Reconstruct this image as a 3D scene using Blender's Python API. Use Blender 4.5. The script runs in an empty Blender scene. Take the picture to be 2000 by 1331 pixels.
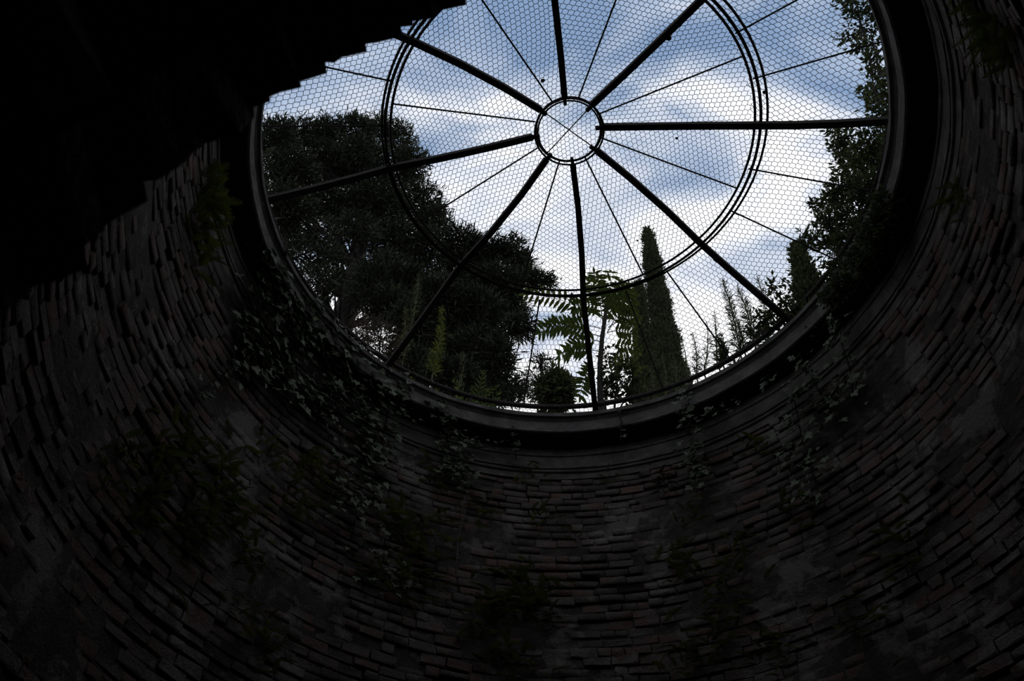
import bpy, math, random
import numpy as np
from mathutils import Matrix, Vector

random.seed(7)
rng = np.random.default_rng(7)
scene = bpy.context.scene
COL = scene.collection
PI = math.pi

# ------------------------------------------------------------------ camera
F = 1556.0                                   # focal length in pixels of a 2000 x 1331 frame
CAM = np.array([-0.5364, -3.0679, 1.6])
FW = np.array([0.0, 0.59080891, 0.80681152])
RT = np.array([0.99992206, -0.01007322, 0.00737638])
UP = np.array([-0.01248522, -0.80674863, 0.59076286])
cd = bpy.data.cameras.new('camera')
cd.sensor_width = 36.0
cd.lens = F * 36.0 / 2000.0
cd.clip_start = 0.05
cd.clip_end = 400
cd.dof.use_dof = True
cd.dof.focus_distance = 10.0
cd.dof.aperture_fstop = 5.6
cam = bpy.data.objects.new('camera', cd)
COL.objects.link(cam)
cam.matrix_world = Matrix(((RT[0], UP[0], -FW[0], CAM[0]), (RT[1], UP[1], -FW[1], CAM[1]),
                           (RT[2], UP[2], -FW[2], CAM[2]), (0, 0, 0, 1)))
scene.camera = cam

# ------------------------------------------------------------------ sky and exposure
scene.view_settings.view_transform = 'Standard'
scene.view_settings.look = 'None'
scene.view_settings.gamma = 1.0
scene.view_settings.exposure = 0.0
scene.view_settings.use_curve_mapping = False
world = bpy.data.worlds.new('cloudy_sky')
scene.world = world
world.use_nodes = True
nt = world.node_tree
nt.nodes.clear()


def N(tree, kind, **kw):
    n = tree.nodes.new(kind)
    for k, v in kw.items():
        if k in n.inputs.keys():
            n.inputs[k].default_value = v
        else:
            setattr(n, k, v)
    return n


def ramp(tree, src, stops, interp='LINEAR'):
    r = tree.nodes.new('ShaderNodeValToRGB')
    r.color_ramp.interpolation = interp
    els = r.color_ramp.elements
    while len(els) < len(stops):
        els.new(0.5)
    for e, (p, c) in zip(els, stops):
        e.position = p
        e.color = (c[0], c[1], c[2], 1) if not isinstance(c, float) else (c, c, c, 1)
    tree.links.new(src, r.inputs[0])
    return r


tc = N(nt, 'ShaderNodeTexCoord')
sep = N(nt, 'ShaderNodeSeparateXYZ')
nt.links.new(tc.outputs['Generated'], sep.inputs[0])
zc = N(nt, 'ShaderNodeMath', operation='MAXIMUM')
zc.inputs[1].default_value = 0.12
nt.links.new(sep.outputs['Z'], zc.inputs[0])
dv = N(nt, 'ShaderNodeVectorMath', operation='DIVIDE')
cmb = N(nt, 'ShaderNodeCombineXYZ')
for i in range(3):
    nt.links.new(zc.outputs[0], cmb.inputs[i])
nt.links.new(tc.outputs['Generated'], dv.inputs[0])
nt.links.new(cmb.outputs[0], dv.inputs[1])
mp = N(nt, 'ShaderNodeMapping')
mp.inputs['Location'].default_value = (9.3187, 1.8418, 6.3175)
mp.inputs['Rotation'].default_value = (0, 0, 0.5225)
mp.inputs['Scale'].default_value = (1.0, 1.6, 1.0)
nt.links.new(dv.outputs[0], mp.inputs[0])
cn = N(nt, 'ShaderNodeTexNoise', Scale=4.5095, Detail=7.0, Roughness=0.50, Distortion=0.5)
nt.links.new(mp.outputs[0], cn.inputs['Vector'])
# haze: more cloud lower in the sky
cov = N(nt, 'ShaderNodeMapRange')
cov.inputs['From Min'].default_value = 0.78
cov.inputs['From Max'].default_value = 0.95
cov.inputs['To Min'].default_value = 0.20
cov.inputs['To Max'].default_value = 0.01
nt.links.new(sep.outputs['Z'], cov.inputs['Value'])
ad = N(nt, 'ShaderNodeMath', operation='ADD')
nt.links.new(cn.outputs['Fac'], ad.inputs[0])
nt.links.new(cov.outputs[0], ad.inputs[1])
cr = ramp(nt, ad.outputs[0], [(0.39, (0.21, 0.31, 0.49)), (0.50, (0.40, 0.49, 0.65)),
                              (0.585, (0.68, 0.73, 0.83)), (0.70, (1.0, 1.0, 1.03))])
bg = N(nt, 'ShaderNodeBackground', Strength=1.14)
nt.links.new(cr.outputs[0], bg.inputs['Color'])
wo = N(nt, 'ShaderNodeOutputWorld')
nt.links.new(bg.outputs[0], wo.inputs[0])

# ------------------------------------------------------------------ helpers
Z0 = 8.2935                                   # height of the stone rim above the shaft floor


def ray(x, y):
    return FW + RT * ((x - 1000) / F) - UP * ((y - 665.5) / F)


def at(x, y, dist):
    """point seen at photo pixel x, y that stands dist metres away horizontally"""
    d = ray(x, y)
    return CAM + d * (dist / math.hypot(d[0], d[1]))


def proj(p):
    d = np.asarray(p) - CAM
    z = d @ FW
    return 1000 + F * (d @ RT) / z, 665.5 - F * (d @ UP) / z, z


def rim(t):
    return 2.767 - 0.022 * np.cos(t) + 0.106 * np.sin(t) + 0.02 * np.cos(2 * t) - 0.033 * np.sin(2 * t)


WALL_OFF = 0.27


def on_wall(x, y, off=0.0):
    """point of the shaft wall (off metres in front of it) at photo pixel x, y"""
    d = ray(x, y)
    rad = 3.05
    for _ in range(12):
        a = d[0] ** 2 + d[1] ** 2
        b = CAM[0] * d[0] + CAM[1] * d[1]
        c = CAM[0] ** 2 + CAM[1] ** 2 - rad ** 2
        t = (-b + math.sqrt(max(b * b - a * c, 0))) / a
        q = CAM + t * d
        rad = float(rim(math.atan2(q[1], q[0]))) + WALL_OFF - off
    return q


def new_mesh(name, verts, faces, mats=None, mat_idx=None, smooth=False):
    me = bpy.data.meshes.new(name)
    v = np.asarray(verts, dtype=np.float32)
    if isinstance(faces, np.ndarray):
        n, k = faces.shape
        me.vertices.add(len(v))
        me.vertices.foreach_set('co', v.ravel())
        me.loops.add(n * k)
        me.loops.foreach_set('vertex_index', faces.astype(np.int32).ravel())
        me.polygons.add(n)
        me.polygons.foreach_set('loop_start', np.arange(0, n * k, k, dtype=np.int32))
        me.update(calc_edges=True)
    else:
        me.from_pydata(v.tolist(), [], faces)
    if smooth:
        me.polygons.foreach_set('use_smooth', [True] * len(me.polygons))
    if mats:
        for m in (mats if isinstance(mats, (list, tuple)) else [mats]):
            me.materials.append(m)
    return me


def link(name, data, parent=None, loc=None, rot=None):
    o = bpy.data.objects.new(name, data)
    COL.objects.link(o)
    if parent is not None:
        o.parent = parent
    if loc is not None:
        o.location = loc
    if rot is not None:
        o.rotation_euler = rot
    return o


def thing(name, label, cat, loc=(0, 0, 0), group=None):
    o = link(name, None, loc=tuple(float(c) for c in loc))
    o['label'] = label
    o['category'] = cat
    if group:
        o['group'] = group
    return o


class MB:
    """collects faces for one mesh, in world or local coordinates"""
    def __init__(self):
        self.v = []
        self.f = []

    def add(self, verts, faces):
        b = len(self.v)
        self.v += [tuple(map(float, p)) for p in verts]
        self.f += [tuple(b + i for i in f) for f in faces]

    def tube(self, pts, radii, n=6, closed=False):
        pts = [np.asarray(p, float) for p in pts]
        m = len(pts)
        if not hasattr(radii, '__len__'):
            radii = [radii] * m
        b = len(self.v)
        for i, p in enumerate(pts):
            if closed:
                t = pts[(i + 1) % m] - pts[i - 1]
            else:
                t = pts[min(i + 1, m - 1)] - pts[max(i - 1, 0)]
            t = t / (np.linalg.norm(t) + 1e-9)
            u = np.cross(t, (0, 0, 1.0) if abs(t[2]) < 0.9 else (1.0, 0, 0))
            u /= np.linalg.norm(u)
            w = np.cross(t, u)
            for k in range(n):
                a = 2 * PI * k / n
                self.v.append(tuple(p + radii[i] * (math.cos(a) * u + math.sin(a) * w)))
        for i in range(m if closed else m - 1):
            j = (i + 1) % m
            for k in range(n):
                k2 = (k + 1) % n
                self.f.append((b + i * n + k, b + i * n + k2, b + j * n + k2, b + j * n + k))
        if not closed:
            self.f.append(tuple(b + k for k in range(n))[::-1])
            self.f.append(tuple(b + (m - 1) * n + k for k in range(n)))

    def bar(self, pts, w, h, normals=(0, 0, 1.0)):
        """rectangular bar along pts, w wide, h high"""
        pts = [np.asarray(p, float) for p in pts]
        m = len(pts)
        b = len(self.v)
        for i, p in enumerate(pts):
            t = pts[min(i + 1, m - 1)] - pts[max(i - 1, 0)]
            t /= np.linalg.norm(t)
            s = np.cross(t, normals)
            s /= np.linalg.norm(s)
            q = np.cross(s, t)
            for a, c in ((-1, -1), (1, -1), (1, 1), (-1, 1)):
                self.v.append(tuple(p + s * a * w / 2 + q * c * h / 2))
        for i in range(m - 1):
            for k in range(4):
                k2 = (k + 1) % 4
                self.f.append((b + i * 4 + k, b + i * 4 + k2, b + i * 4 + 4 + k2, b + i * 4 + 4 + k))
        self.f.append((b + 3, b + 2, b + 1, b))
        e = b + (m - 1) * 4
        self.f.append((e, e + 1, e + 2, e + 3))

    def build(self, name, mat, parent=None, smooth=False, origin=None):
        v = np.array(self.v)
        if origin is not None:
            v = v - np.asarray(origin)
        return link(name, new_mesh(name, v, self.f, mat, smooth=smooth), parent)


# ------------------------------------------------------------------ materials
def mat(name, stops, scale=4.0, detail=5.0, rough=0.9, bump=0.0, bump_scale=30.0, translucent=0.0,
        attr=None, metallic=0.0, spec=0.2, patch=None):
    m = bpy.data.materials.new(name)
    m.use_nodes = True
    t = m.node_tree
    t.nodes.clear()
    out = N(t, 'ShaderNodeOutputMaterial')
    g = N(t, 'ShaderNodeNewGeometry')
    no = N(t, 'ShaderNodeTexNoise', Scale=scale, Detail=detail, Roughness=0.6)
    t.links.new(g.outputs['Position'], no.inputs['Vector'])
    src = no.outputs['Fac']
    if attr:
        a = N(t, 'ShaderNodeAttribute', attribute_name=attr)
        mm = N(t, 'ShaderNodeMath', operation='ADD')
        t.links.new(src, mm.inputs[0])
        t.links.new(a.outputs['Fac'], mm.inputs[1])
        src = mm.outputs[0]
    r = ramp(t, src, stops)
    p = N(t, 'ShaderNodeBsdfPrincipled')
    p.inputs['Roughness'].default_value = rough
    p.inputs['Metallic'].default_value = metallic
    p.inputs['Specular IOR Level'].default_value = spec
    colour = r.outputs[0]
    if patch:                                  # lime and lichen patches with a shape of their own
        pn = N(t, 'ShaderNodeTexNoise', Scale=patch[0], Detail=7.0, Roughness=0.68)
        t.links.new(g.outputs['Position'], pn.inputs['Vector'])
        pr_ = ramp(t, pn.outputs['Fac'], [(patch[1], 0.0), (patch[1] + 0.06, 0.85)])
        px_ = N(t, 'ShaderNodeMixRGB')
        px_.inputs['Color2'].default_value = (*patch[2], 1)
        t.links.new(pr_.outputs[0], px_.inputs['Fac'])
        t.links.new(colour, px_.inputs['Color1'])
        colour = px_.outputs[0]
    t.links.new(colour, p.inputs['Base Color'])
    if bump:
        bn = N(t, 'ShaderNodeTexNoise', Scale=bump_scale, Detail=4.0, Roughness=0.7)
        t.links.new(g.outputs['Position'], bn.inputs['Vector'])
        bp = N(t, 'ShaderNodeBump', Strength=bump, Distance=0.02)
        t.links.new(bn.outputs['Fac'], bp.inputs['Height'])
        t.links.new(bp.outputs[0], p.inputs['Normal'])
    if translucent:
        tr = N(t, 'ShaderNodeBsdfTranslucent')
        t.links.new(r.outputs[0], tr.inputs['Color'])
        mx = N(t, 'ShaderNodeMixShader')
        mx.inputs[0].default_value = translucent
        t.links.new(p.outputs[0], mx.inputs[1])
        t.links.new(tr.outputs[0], mx.inputs[2])
        t.links.new(mx.outputs[0], out.inputs[0])
    else:
        t.links.new(p.outputs[0], out.inputs[0])
    return m


M = {}
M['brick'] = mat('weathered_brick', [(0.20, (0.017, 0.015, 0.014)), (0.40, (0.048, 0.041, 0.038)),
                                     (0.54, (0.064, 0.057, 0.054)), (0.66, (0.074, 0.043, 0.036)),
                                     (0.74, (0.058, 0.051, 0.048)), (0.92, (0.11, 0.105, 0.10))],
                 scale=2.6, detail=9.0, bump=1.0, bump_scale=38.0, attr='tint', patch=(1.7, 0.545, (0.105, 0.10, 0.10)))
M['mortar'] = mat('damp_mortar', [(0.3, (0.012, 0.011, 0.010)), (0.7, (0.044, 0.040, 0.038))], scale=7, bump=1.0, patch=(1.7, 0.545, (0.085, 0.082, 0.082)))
M['stone'] = mat('grey_cornice_stone', [(0.25, (0.026, 0.025, 0.025)), (0.5, (0.056, 0.054, 0.054)),
                                        (0.8, (0.11, 0.105, 0.105))], scale=6, detail=8, bump=0.6, bump_scale=25)
M['iron'] = mat('rusty_iron', [(0.3, (0.008, 0.006, 0.006)), (0.7, (0.02, 0.014, 0.012))], scale=12, rough=0.9, bump=0.3)
M['wire'] = mat('oxidised_wire', [(0.3, (0.03, 0.03, 0.032)), (0.7, (0.06, 0.058, 0.058))], scale=20, rough=0.8)
M['bark'] = mat('dark_bark', [(0.3, (0.005, 0.004, 0.004)), (0.7, (0.015, 0.012, 0.010))], scale=9, bump=0.8)
M['conifer'] = mat('conifer_needles', [(0.3, (0.014, 0.020, 0.011)), (0.7, (0.036, 0.046, 0.026))], scale=1.4, translucent=0.12)
M['cypress'] = mat('cypress_scales', [(0.3, (0.018, 0.025, 0.010)), (0.7, (0.045, 0.055, 0.024))], scale=2, translucent=0.12)
M['shrub'] = mat('shrub_leaves', [(0.3, (0.020, 0.030, 0.011)), (0.7, (0.055, 0.072, 0.026))], scale=3, translucent=0.25)
M['young'] = mat('young_green_leaves', [(0.3, (0.030, 0.050, 0.010)), (0.7, (0.075, 0.105, 0.024))], scale=3, translucent=0.35)
M['ivy'] = mat('ivy_leaves', [(0.3, (0.022, 0.034, 0.018)), (0.55, (0.050, 0.068, 0.038)), (0.8, (0.10, 0.125, 0.066))],
               scale=6, rough=0.6, translucent=0.2, spec=0.3)
M['fern'] = mat('fern_green', [(0.3, (0.030, 0.044, 0.008)), (0.7, (0.12, 0.14, 0.025))], scale=5, translucent=0.3)
M['weed'] = mat('weed_stalks', [(0.3, (0.035, 0.042, 0.018)), (0.7, (0.085, 0.095, 0.045))], scale=5, translucent=0.3)
M['dry'] = mat('dry_scrub', [(0.3, (0.026, 0.020, 0.013)), (0.7, (0.06, 0.047, 0.03))], scale=4, translucent=0.2)
M['soil'] = mat('leaf_litter_soil', [(0.3, (0.03, 0.024, 0.017)), (0.7, (0.08, 0.065, 0.04))], scale=3, bump=0.6)
M['root'] = mat('pale_roots', [(0.3, (0.03, 0.026, 0.022)), (0.7, (0.07, 0.06, 0.055))], scale=6)

# ------------------------------------------------------------------ shaft wall of bricks
def structure(o, label=None):
    o['kind'] = 'structure'
    if label:
        o['label'] = label
    return o


CHORD = -2.60                                 # the portal cuts the round shaft here
ZTOP = Z0 - 0.72
ths = np.radians(np.linspace(-64, 244, 155))
zs = np.linspace(0, ZTOP + 0.05, 90)


def mortar_r(t, z):
    return float(rim(t)) + WALL_OFF + 0.015 + 0.024 * math.sin(5 * t + 2.1 * z) * math.sin(3.3 * t - 3.7 * z + 1.0)


vv, ff = [], []
for z in zs:
    for t in ths:
        r = mortar_r(t, z)
        vv.append((r * math.cos(t), r * math.sin(t), z))
nT = len(ths)  # mortar stands nearly flush in patches, deep elsewhere
for i in range(len(zs) - 1):
    for j in range(nT - 1):
        ff.append((i * nT + j, i * nT + j + 1, (i + 1) * nT + j + 1, (i + 1) * nT + j))
# the round wall above the portal
tb = np.radians(np.linspace(244, 296, 27))
b0 = len(vv)
for z in (5.3, ZTOP + 0.05):
    for t in tb:
        r = float(rim(t)) + WALL_OFF + 0.035
        vv.append((r * math.cos(t), r * math.sin(t), z))
for j in range(26):
    ff.append((b0 + j, b0 + j + 1, b0 + 27 + j + 1, b0 + 27 + j))
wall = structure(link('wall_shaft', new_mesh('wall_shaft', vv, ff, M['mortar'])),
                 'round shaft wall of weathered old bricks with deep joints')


def brick_shape(l, h, d, r, wob=0.007, ch=0.006):
    """local: x along the course, y into the shaft (front at +y), z up; worn edges"""
    v = []
    for yy, ins in ((-d, 0.0), (-ch * 1.3, 0.0), (0.0, ch)):
        for sx, sz in ((-1, -1), (1, -1), (1, 1), (-1, 1)):
            j = wob if yy > -d else wob * 0.3
            v.append((sx * (l / 2 - ins) + r.uniform(-j, j), yy + r.uniform(-j, j) * (yy > -d), sz * (h / 2 - ins) + r.uniform(-j, j)))
    f = [(8, 9, 10, 11)[::-1]]
    for a in (0, 4):
        for k in range(4):
            k2 = (k + 1) % 4
            f.append((a + k, a + 4 + k, a + 4 + k2, a + k2))
    return v, f


PITCH, BL = 0.0915, 0.232
bricks = []
row = 0
z = ZTOP - PITCH / 2
while z > 2.6:
    t = math.radians(-63) + rng.uniform(0, 0.03) + (0.5 * BL / 3.05 if row % 2 else 0)
    while t < math.radians(243):
        ln = BL * (rng.choice([1.0, 1.0, 1.0, 0.52]) * rng.uniform(0.92, 1.1))
        rr = float(rim(t)) + WALL_OFF
        tm = t + 0.5 * ln / rr
        off = rng.normal(0, 0.009)
        if rng.random() < 0.05:
            off += 0.03
        zz = z + 0.012 * math.sin(3.1 * tm + row * 0.4) + rng.normal(0, 0.003)
        rr = float(rim(tm)) + WALL_OFF + off
        bricks.append((tm, rr, zz, ln - rng.uniform(0.003, 0.012), PITCH - rng.choice([0.006, 0.010, 0.014, 0.022, 0.03]), rng.uniform(-0.16, 0.16)))
        t += ln / rr
    z -= PITCH
    row += 1


def brick_matrix(tm, rr, zz):
    c, s = math.cos(tm), math.sin(tm)
    # x along tangent, y toward the axis
    return np.array([[-s, -c, 0], [c, -s, 0], [0, 0, 1.0]]), np.array([rr * c, rr * s, zz])


scored = []
for i, (tm, rr, zz, ln, h, tint) in enumerate(bricks):
    A, o = brick_matrix(tm, rr, zz)
    cs = [o + A @ np.array((sx * ln / 2, 0, sz * h / 2)) for sx, sz in ((-1, -1), (1, -1), (1, 1), (-1, 1))]
    if (o - CAM) @ FW < 0.3:
        scored.append((0, i))
        continue
    q = [proj(c)[:2] for c in cs]
    area = 0.5 * abs(sum(q[k][0] * q[(k + 1) % 4][1] - q[(k + 1) % 4][0] * q[k][1] for k in range(4)))
    mx, my = np.mean(q, axis=0)
    inside = 5 < mx < 1995 and 5 < my < 1326 and not (my < 655 - 0.71 * mx)
    proud = rr + 0.004 < mortar_r(tm, zz)
    scored.append((area if inside and proud else 0, i))
single = set(i for a, i in sorted(scored, reverse=True)[:300])
variants = []
for k in range(14):
    v, f = brick_shape(1.0 * BL if k < 10 else 0.52 * BL, PITCH - 0.02, 0.09, random)
    me = new_mesh('brick', v, f, M['brick'])
    at_ = me.attributes.new('tint', 'FLOAT', 'POINT')
    at_.data.foreach_set('value', [random.uniform(-0.14, 0.14)] * len(v))
    variants.append(me)
vv, ff, tt = [], [], []
for i, (tm, rr, zz, ln, h, tint) in enumerate(bricks):
    A, o = brick_matrix(tm, rr, zz)
    if i in single:
        short = ln < 0.17
        me = variants[random.randrange(10, 14) if short else random.randrange(10)]
        ob = link('brick', me, wall, loc=o, rot=(random.uniform(-.03, .03), random.uniform(-.015, .015), tm + PI / 2))
        ob.scale = (ln / (BL * (0.52 if short else 1.0)), 1, h / (PITCH - 0.02))
        continue
    v, f = brick_shape(ln, h, 0.09, random)
    b = len(vv)
    vv += [tuple(o + A @ np.array(p)) for p in v]
    ff += [tuple(b + k for k in g) for g in f]
    tt += [tint] * len(v)
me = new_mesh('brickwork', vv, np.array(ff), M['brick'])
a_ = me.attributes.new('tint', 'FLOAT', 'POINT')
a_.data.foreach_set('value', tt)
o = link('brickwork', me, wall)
o['kind'] = 'stuff'

# ------------------------------------------------------------------ stone cornice round the opening
prof = [(0.30, 0.03), (0.0, 0.03), (0.0, -0.025), (0.03, -0.035), (0.055, -0.06), (0.055, -0.085), (0.035, -0.095),
        (0.035, -0.235), (0.052, -0.245), (0.052, -0.20), (0.285, -0.205), (0.285, -0.375),
        (0.245, -0.38), (0.245, -0.40), (0.262, -0.41), (0.262, -0.56), (0.238, -0.57), (0.238, -0.595), (0.255, -0.602),
        (0.255, -0.618), (0.238, -0.625), (0.243, -0.645), (0.264, -0.655), (0.264, -0.735), (0.36, -0.735)]
NS = 26
corn = None
vvb, ffb = [], []
corn = structure(link('trim_1', None), 'moulded grey stone cornice around the round opening')
for s in range(NS):
    a0 = 2 * PI * s / NS + random.uniform(-0.02, 0.02) * 0
    a1 = 2 * PI * (s + 1) / NS
    jr, jz = random.uniform(-0.004, 0.004), random.uniform(-0.004, 0.004)
    v, f = [], []
    n = 7
    for k in range(n):
        t = a0 + (a1 - a0) * k / (n - 1)
        for dr, dz in prof:
            r = float(rim(t)) + dr + jr + 0.003 * math.sin(23 * t + 40 * dz)
            v.append((r * math.cos(t), r * math.sin(t), Z0 + dz + jz))
    m = len(prof)
    for k in range(n - 1):
        for q in range(m - 1):
            f.append((k * m + q, k * m + q + 1, (k + 1) * m + q + 1, (k + 1) * m + q))
        f.append((k * m + m - 1, k * m, (k + 1) * m, (k + 1) * m + m - 1))
    f.append(tuple(range(m)))
    f.append(tuple((n - 1) * m + q for q in range(m))[::-1])
    link('cornice_stone', new_mesh('cornice_stone', v, f, M['stone']), corn)

# ground outside, soil and paving level with the rim
v, f = [], []
rads = (0.29, 0.6, 1.5, 4, 10, 22, 45)
nA = 96
for ri, dr in enumerate(rads):
    for k in range(nA):
        t = 2 * PI * k / nA
        r = float(rim(t)) + dr
        v.append((r * math.cos(t), r * math.sin(t), Z0 - 0.08 + (random.uniform(-0.02, 0.02) if ri else 0)))
for i in range(len(rads) - 1):
    for k in range(nA):
        k2 = (k + 1) % nA
        f.append((i * nA + k, i * nA + k2, (i + 1) * nA + k2, (i + 1) * nA + k))
b = len(v)
for k in range(nA):                           # down behind the shaft wall so the ground is solid
    t = 2 * PI * k / nA
    r = float(rim(t)) + 0.42
    v.append((r * math.cos(t), r * math.sin(t), Z0 - 1.4))
for k in range(nA):
    k2 = (k + 1) % nA
    f.append((k, b + k, b + k2, k2))
structure(link('ground', new_mesh('ground', v, f, M['soil'])), 'leaf covered garden ground around the opening')

# floor of shaft and passage
mb = MB()
mb.add([(-4, -8, -0.1), (4, -8, -0.1), (4, 4, -0.1), (-4, 4, -0.1), (-4, -8, 0), (4, -8, 0), (4, 4, 0), (-4, 4, 0)],
       [(0, 3, 2, 1), (4, 5, 6, 7), (0, 1, 5, 4), (1, 2, 6, 5), (2, 3, 7, 6), (3, 0, 4, 7)])
structure(mb.build('floor', M['soil']), 'dark earth floor of the shaft')

# ------------------------------------------------------------------ brick portal over the camera's place
PX, PC, PR = 0.15, (1.495, 2.099), 2.496      # pointed arch: axis, centre of the left arc, radius
YF = -3.0679 + 0.42                           # front face


def arch_left(n):
    a0, a1 = PI, math.acos((PX - PC[0]) / PR)
    return [(PC[0] + PR * math.cos(a0 + (a1 - a0) * k / n), PC[1] + PR * math.sin(a0 + (a1 - a0) * k / n)) for k in range(n + 1)]


def full_profile(n, grow=0.0):
    left = [(-1.0 - grow, 0.0)] + [(x + (x - PC[0]) / PR * grow, z + (z - PC[1]) / PR * grow) for x, z in arch_left(n)]
    right = [(2 * PX - x, z) for x, z in left[::-1]][1:]
    return left + right


pf = full_profile(16, 0.05)
v, f = [], []
ys = (YF - 0.03, YF - 0.45, -4.2, -7.4)
for y in ys:
    v += [(x, y, z) for x, z in pf]
n = len(pf)
for i in range(len(ys) - 1):
    for k in range(n - 1):
        f.append((i * n + k, i * n + k + 1, (i + 1) * n + k + 1, (i + 1) * n + k))
f.append(tuple(3 * n + k for k in range(n)))   # end of the passage
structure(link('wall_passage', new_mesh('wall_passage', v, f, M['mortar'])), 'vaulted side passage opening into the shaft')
# portal front wall, a thick slab with the arch cut out
outer = []
for x, z in pf:
    if z < 2.2:
        outer.append((-1.62 if x < PX else 1.62, z))
    else:
        d = np.array((x - PX, z - 1.2))
        k = 4.25 / max(abs(d[1]), 1e-6)
        k2 = 1.62 / max(abs(d[0]), 1e-6) if abs(d[0]) > 0.05 else 1e9
        s = min(k, k2)
        q = np.array((PX, 1.2)) + d * s
        outer.append((float(np.clip(q[0], -1.62, 1.62)), min(float(q[1]), 5.45)))
v, f = [], []
for y in (YF - 0.02, YF - 0.5):
    v += [(x, y, z) for x, z in pf]
    v += [(x, y, z) for x, z in outer]
for k in range(n - 1):
    f.append((k, k + 1, n + k + 1, n + k))
    f.append((2 * n + k, 3 * n + k, 3 * n + k + 1, 2 * n + k + 1))
    f.append((n + k, n + k + 1, 3 * n + k + 1, 3 * n + k))
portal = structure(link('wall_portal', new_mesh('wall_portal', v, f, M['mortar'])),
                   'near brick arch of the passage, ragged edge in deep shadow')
# arch bricks: two rings deep, turned a little out of line so that every brick edge steps
pm = []
for k in range(8):
    vb, fb = brick_shape(1.0, 1.0, 1.0, random, wob=0.0)
    r_ = random
    vb, fb = [], []
    for yy in (-0.5, 0.5):
        for sx, sz in ((-1, -1), (0, -1.06), (1, -1), (1.05, 0), (1, 1), (-1, 1), (-1.05, 0)):
            vb.append((sx * 0.5 + r_.uniform(-.05, .05), yy + r_.uniform(-.03, .03), sz * 0.5 + r_.uniform(-.06, .06)))
    nb = 7
    fb = [tuple(range(nb)), tuple(range(nb, 2 * nb))[::-1]]
    for q in range(nb):
        fb.append((q, nb + q, nb + (q + 1) % nb, (q + 1) % nb))
    me = new_mesh('arch_brick', vb, fb, M['brick'])
    a_ = me.attributes.new('tint', 'FLOAT', 'POINT')
    a_.data.foreach_set('value', [random.uniform(-0.14, 0.14)] * len(vb))
    pm.append(me)
al = math.acos((PX - PC[0]) / PR)
for ring in range(2):
    for side in (0, 1):
        a = PI + 0.30
        while a > al:
            th_ = random.uniform(0.055, 0.105)
            am = a - th_ / PR / 2
            j = random.uniform(-0.012, 0.022)
            x = PC[0] + (PR + 0.11 + j) * math.cos(am)
            zz = PC[1] + (PR + 0.11 + j) * math.sin(am)
            if a > PI:
                x, zz = PC[0] - (PR + 0.11 + j), PC[1] - (a - PI) * PR
                am = PI
            tilt = math.radians(random.uniform(12, 30))
            ang = -(am - PI / 2) + tilt              # rotation about +y of a brick whose length is radial
            if side:
                x = 2 * PX - x
                ang = -ang
            ob = link('arch_brick', random.choice(pm), portal, loc=(x, YF - 0.06 - ring * 0.135, zz), rot=(0, ang, 0))
            ob.scale = (th_ - 0.004, 0.12, 0.24)
            a -= th_ / PR

# ------------------------------------------------------------------ iron cage over the opening
cage = thing('iron_cage', 'rusty iron dome cage with wire netting over the round opening', 'grille', (0, 0, Z0))


def cz(r):
    """height of the cage over the rim at radius r"""
    pts = [(0.0, 1.20), (0.33, 1.14), (1.767, 0.7256), (2.80, 0.12), (3.1, -0.05)]
    for (r0, z0), (r1, z1) in zip(pts, pts[1:]):
        if r <= r1:
            return z0 + (z1 - z0) * (r - r0) / (r1 - r0)
    return pts[-1][1]


def cp(r, ang, dz=0.0):
    return (r * math.cos(ang), r * math.sin(ang), cz(r) + dz)


RIB = [(-8.3, -7.9, -11.0), (32.2, 36.0, 34.5), (78.0, 82.0, 81.8), (123.3, 129.0, 130.0), (170.1, 172.3, 174.1),
       (218.7, 214.0, 213.5), (262.7, 261.2, 261.0), (309.4, 308.3, 308.0)]


def rib_ang(k, r):
    h, m_, o_ = RIB[k]
    if r < 1.767:
        u = (r - 0.33) / (1.767 - 0.33)
        return math.radians(h + (m_ - h) * max(u, -0.05))
    return math.radians(m_ + (o_ - m_) * (r - 1.767) / (2.8 - 1.767))


for k in range(8):
    mb = MB()
    rend = float(rim(math.radians(RIB[k][2]))) + 0.10
    pts = [cp(r, rib_ang(k, r), -0.02) for r in (0.36, 0.8, 1.3, 1.767, 2.1, 2.45, 2.75, rend)]
    mb.bar(pts, 0.062, 0.055)
    for sgn in (0.032,):
        mb.bar([(p[0], p[1], p[2] + 0.045) for p in pts], 0.018, 0.05)
    tip = [cp(0.37, rib_ang(k, 0.37), -0.03), cp(0.285, rib_ang(k, 0.285), -0.045)]
    mb.bar(tip, 0.034, 0.045)
    mb.build('rib', M['iron'], cage)
CC = {'hub': (0.018, -0.005), 'mid': (0.021, -0.029)}
def hoop(name, r, z, rad, c=(0, 0), n=128, el=0.0, flat=None):
    mb = MB()
    pts = []
    for k in range(n):
        t = 2 * PI * k / n
        q = r + el * math.cos(2 * t)
        pts.append((c[0] + q * math.cos(t), c[1] + q * math.sin(t), z))
    mb.tube(pts, rad, 6, closed=True)
    mb.build(name, M['iron'], cage, smooth=True)
hoop('hub_hoop', 0.338, 1.14, 0.013, CC['hub'], 64)
hoop('hub_hoop', 0.350, 1.075, 0.010, CC['hub'], 64)
hoop('hub_hoop', 0.318, 1.10, 0.009, CC['hub'], 64)
hoop('middle_hoop', 1.735, 0.735, 0.013, CC['mid'], el=0.03)
hoop('middle_hoop', 1.782, 0.70, 0.015, CC['mid'], el=0.03)
hoop('middle_hoop', 1.822, 0.70, 0.012, (0.035, -0.05), el=0.035)
mb = MB()
mb2 = MB()
pts, pts2 = [], []
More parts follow.
